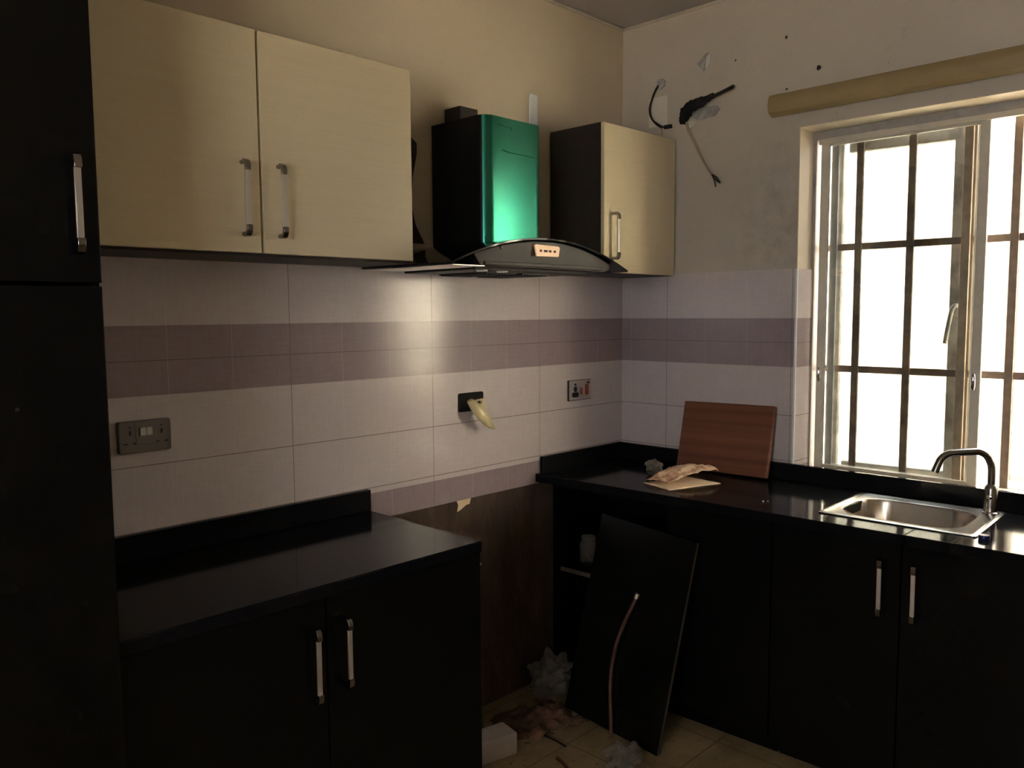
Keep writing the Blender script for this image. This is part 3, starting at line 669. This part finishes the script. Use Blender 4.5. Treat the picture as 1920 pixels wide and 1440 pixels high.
# black foam with rod
fm = thing('burnt_cable_bundle', 'charred black cable bundle with a straight rod sticking out of the wall', 'cable bundle', (-.02, -.40, 2.50))
m = MB(); m.tube([(-.012, -.338, 2.455), (-.018, -.345, 2.475), (-.024, -.362, 2.502), (-.028, -.395, 2.522), (-.032, -.440, 2.530), (-.036, -.475, 2.537), (-.040, -.505, 2.544)], [.012, .020, .026, .024, .020, .013, .009], 12, smooth=6); o_ = put(fm, m, 'charred_sleeve', 'foam', 0, True)
md = o_.modifiers.new('d', 'DISPLACE'); tx = bpy.data.textures.new('crust', 'CLOUDS'); tx.noise_scale = .012; md.texture = tx; md.strength = .018; md.mid_level = .5
m = MB(); m.tube([(-.036, -.470, 2.534), (-.045, -.545, 2.548), (-.052, -.606, 2.560)], [.008, .007, .008], 10, smooth=3); put(fm, m, 'rod', 'wire', 0, True)
bc = thing('electric_cable', 'dusty beige cable hanging down the wall with split black ends', 'cable', (-.01, -.38, 2.44))
m = MB(); m.tube([(-.006, -.352, 2.462), (-.012, -.368, 2.420), (-.012, -.395, 2.370), (-.012, -.430, 2.305), (-.012, -.462, 2.252), (-.012, -.486, 2.218)], [.008, .007, .0055, .005, .005, .005], 8, smooth=4); put(bc, m, 'sheath', 'beigewire', 0, True)
for q, e_ in enumerate(([(-.012, -.486, 2.220), (-.014, -.510, 2.205), (-.014, -.528, 2.180)], [(-.012, -.486, 2.220), (-.016, -.500, 2.196), (-.016, -.508, 2.165)], [(-.012, -.488, 2.216), (-.018, -.512, 2.192), (-.018, -.531, 2.178)])):
    m = MB(); m.tube(e_, .0032, 6); put(bc, m, 'core_wire', 'wire', 0, True)

# ------------------------------------------------------------------ cooker gap and floor
o_ = MB(); o_.add([(-1.089, -.006, .905), (-1.003, -.006, .905), (-1.015, -.006, .870), (-1.035, -.006, .868), (-1.060, -.006, .855), (-1.081, -.006, .848), (-1.074, -.006, .875)], [(0, 1, 2, 3, 4, 5, 6)])
t = o_.build('paper_scrap', 'kraft', None, solid=.003, origin=(-1.05, -.006, .88)); tag(t, 'torn cream scrap stuck under the tiles in the cooker gap', 'scrap')
o_ = MB(); o_.box((-1.491, -.52, .824), (-1.436, -.46, .834)); o_.box((-1.491, -.51, .834), (-1.456, -.47, .868)); t = o_.build('tile_fragment', 'pinkfrag', None, .004, origin=(-1.47, -.49, .82)); tag(t, 'pinkish broken fragment clinging to the side of the left base cabinet', 'fragment')
# leaning panel
BR, TR_, TL = Vector((-.772, -.742, .0)), Vector((-.583, -.785, .770)), Vector((-.583, -.340, .808)); BL = BR+TL-TR_
nrm = (BL-BR).cross(TR_-BR).normalized()
if nrm.x < 0: nrm = -nrm
m = MB(); q_ = [BR, BL, TL, TR_]; m.add(q_+[p+nrm*.016 for p in q_], [(0, 1, 2, 3), (7, 6, 5, 4), (0, 4, 5, 1), (2, 6, 7, 3)], 0); m.add(q_+[p+nrm*.016 for p in q_], [(1, 5, 6, 2), (3, 7, 4, 0)], 1)
t = m.build('loose_panel', ['black', 'paleedge'], None, .001, origin=BR); tag(t, 'loose black board with pale edges leaning against the base cabinets', 'panel')
m = MB(); m.tube([(-.665, -.573, .540), (-.674, -.562, .505), (-.692, -.535, .430), (-.711, -.513, .350), (-.730, -.503, .260), (-.752, -.512, .170), (-.772, -.530, .080), (-.787, -.545, .002)], .0075, 10, smooth=5)
pp = m.build('bent_pipe', 'pipe', None, 0, True, origin=(-.775, -.53, 0)); tag(pp, 'thin bent brown pipe standing against the loose black panel', 'pipe')
m = MB(); m.tube([(-.663, -.575, .546), (-.668, -.570, .528)], .0095, 12, smooth=0); c_ = m.build('pipe_nut', 'satin', None, 0, True); c_.parent = pp; c_.matrix_parent_inverse = Matrix.Translation((.775, .53, 0))
# jar on the shelf of the open cabinet
jr = thing('glass_jar', 'cloudy glass jar on the shelf inside the open corner cabinet', 'jar', (-.40, -.12, .509))
m = MB(); m.lathe([(.0, 0), (.036, 0), (.040, .006), (.040, .085), (.030, .105), (.028, .115), (.0, .115)], (0, 0, 0), 20); m.build('body', 'jar', jr, 0, True)
m = MB(); m.lathe([(.0, .112), (.031, .112), (.031, .126), (.0, .127)], (0, 0, 0), 20); m.build('lid', 'greysheet', jr, 0, True)
# rubble
m = MB(); mt = Matrix.Translation((-1.175, -.295, 0)) @ Matrix.Rotation(math.radians(-12), 4, 'Z'); m.box((-.11, -.05, 0), (.075, .05, .085), mat=mt)
t = m.build('foam_block', 'block', None, .006, origin=(-1.175, -.295, 0)); tag(t, 'white block lying on the floor beside the left base cabinet', 'block')
m = MB(); mt = Matrix.Translation((-1.16, -.12, 0)) @ Matrix.Rotation(math.radians(-20), 4, 'Z') @ Matrix.Rotation(math.radians(-14), 4, 'X'); m.box((-.12, 0, .006), (.085, .012, .20), mat=mt)
t = m.build('board_offcut', 'greysheet', None, .002, origin=(-1.16, -.12, 0)); tag(t, 'dusty grey board offcut leaning behind the white block', 'offcut')
tag(lump('plastic_bag', (-.655, -.12, 0), .09, (1.2, .9, .8), 'cling', 6, .5, 4), 'crumpled clear plastic bag against the wall in the cooker gap', 'plastic bag')
tag(lump('plastic_bag', (-.915, -.705, 0), .055, (1.3, .9, .75), 'cling', 9, .55, 4), 'crumpled clear plastic bag on the open floor near the loose panel', 'plastic bag')
t = sheet('rubble_heap', [(-1.10, -.10, .001), (-1.04, -.34, .001), (-.74, -.40, .001), (-.70, -.13, .001)], lambda u, v: .03*math.sin(u*PI)*math.sin(v*PI), 'mud', 30, 30, .028, 12, .004)
tag(t, 'heap of brown dirt and rubble at the back of the cooker gap', 'rubble', None, 'stuff')
m = MB(); m.tube([(-1.040, -.49, .006), (-1.052, -.53, .007), (-1.085, -.60, .006)], .006, 8); t = m.build('floor_stick', 'stick', None, 0, True, origin=(-1.05, -.53, 0)); tag(t, 'short dark red stick on the floor in front of the white block', 'stick')
m = MB(); m.tube([(-1.03, -.20, .010), (-.98, -.28, .012), (-.95, -.37, .006), (-.955, -.46, .005)], .0035, 6); t = m.build('floor_wire', 'wire', None, 0, True, origin=(-.98, -.3, 0)); tag(t, 'thin dark wire lying across the dirty floor of the cooker gap', 'wire')
tag(lump('floor_chip', (-.665, -.665, 0), .008, (1, 1.5, .6), 'white', 31, sub=2), 'tiny white chip on the floor behind the loose panel', 'chip')
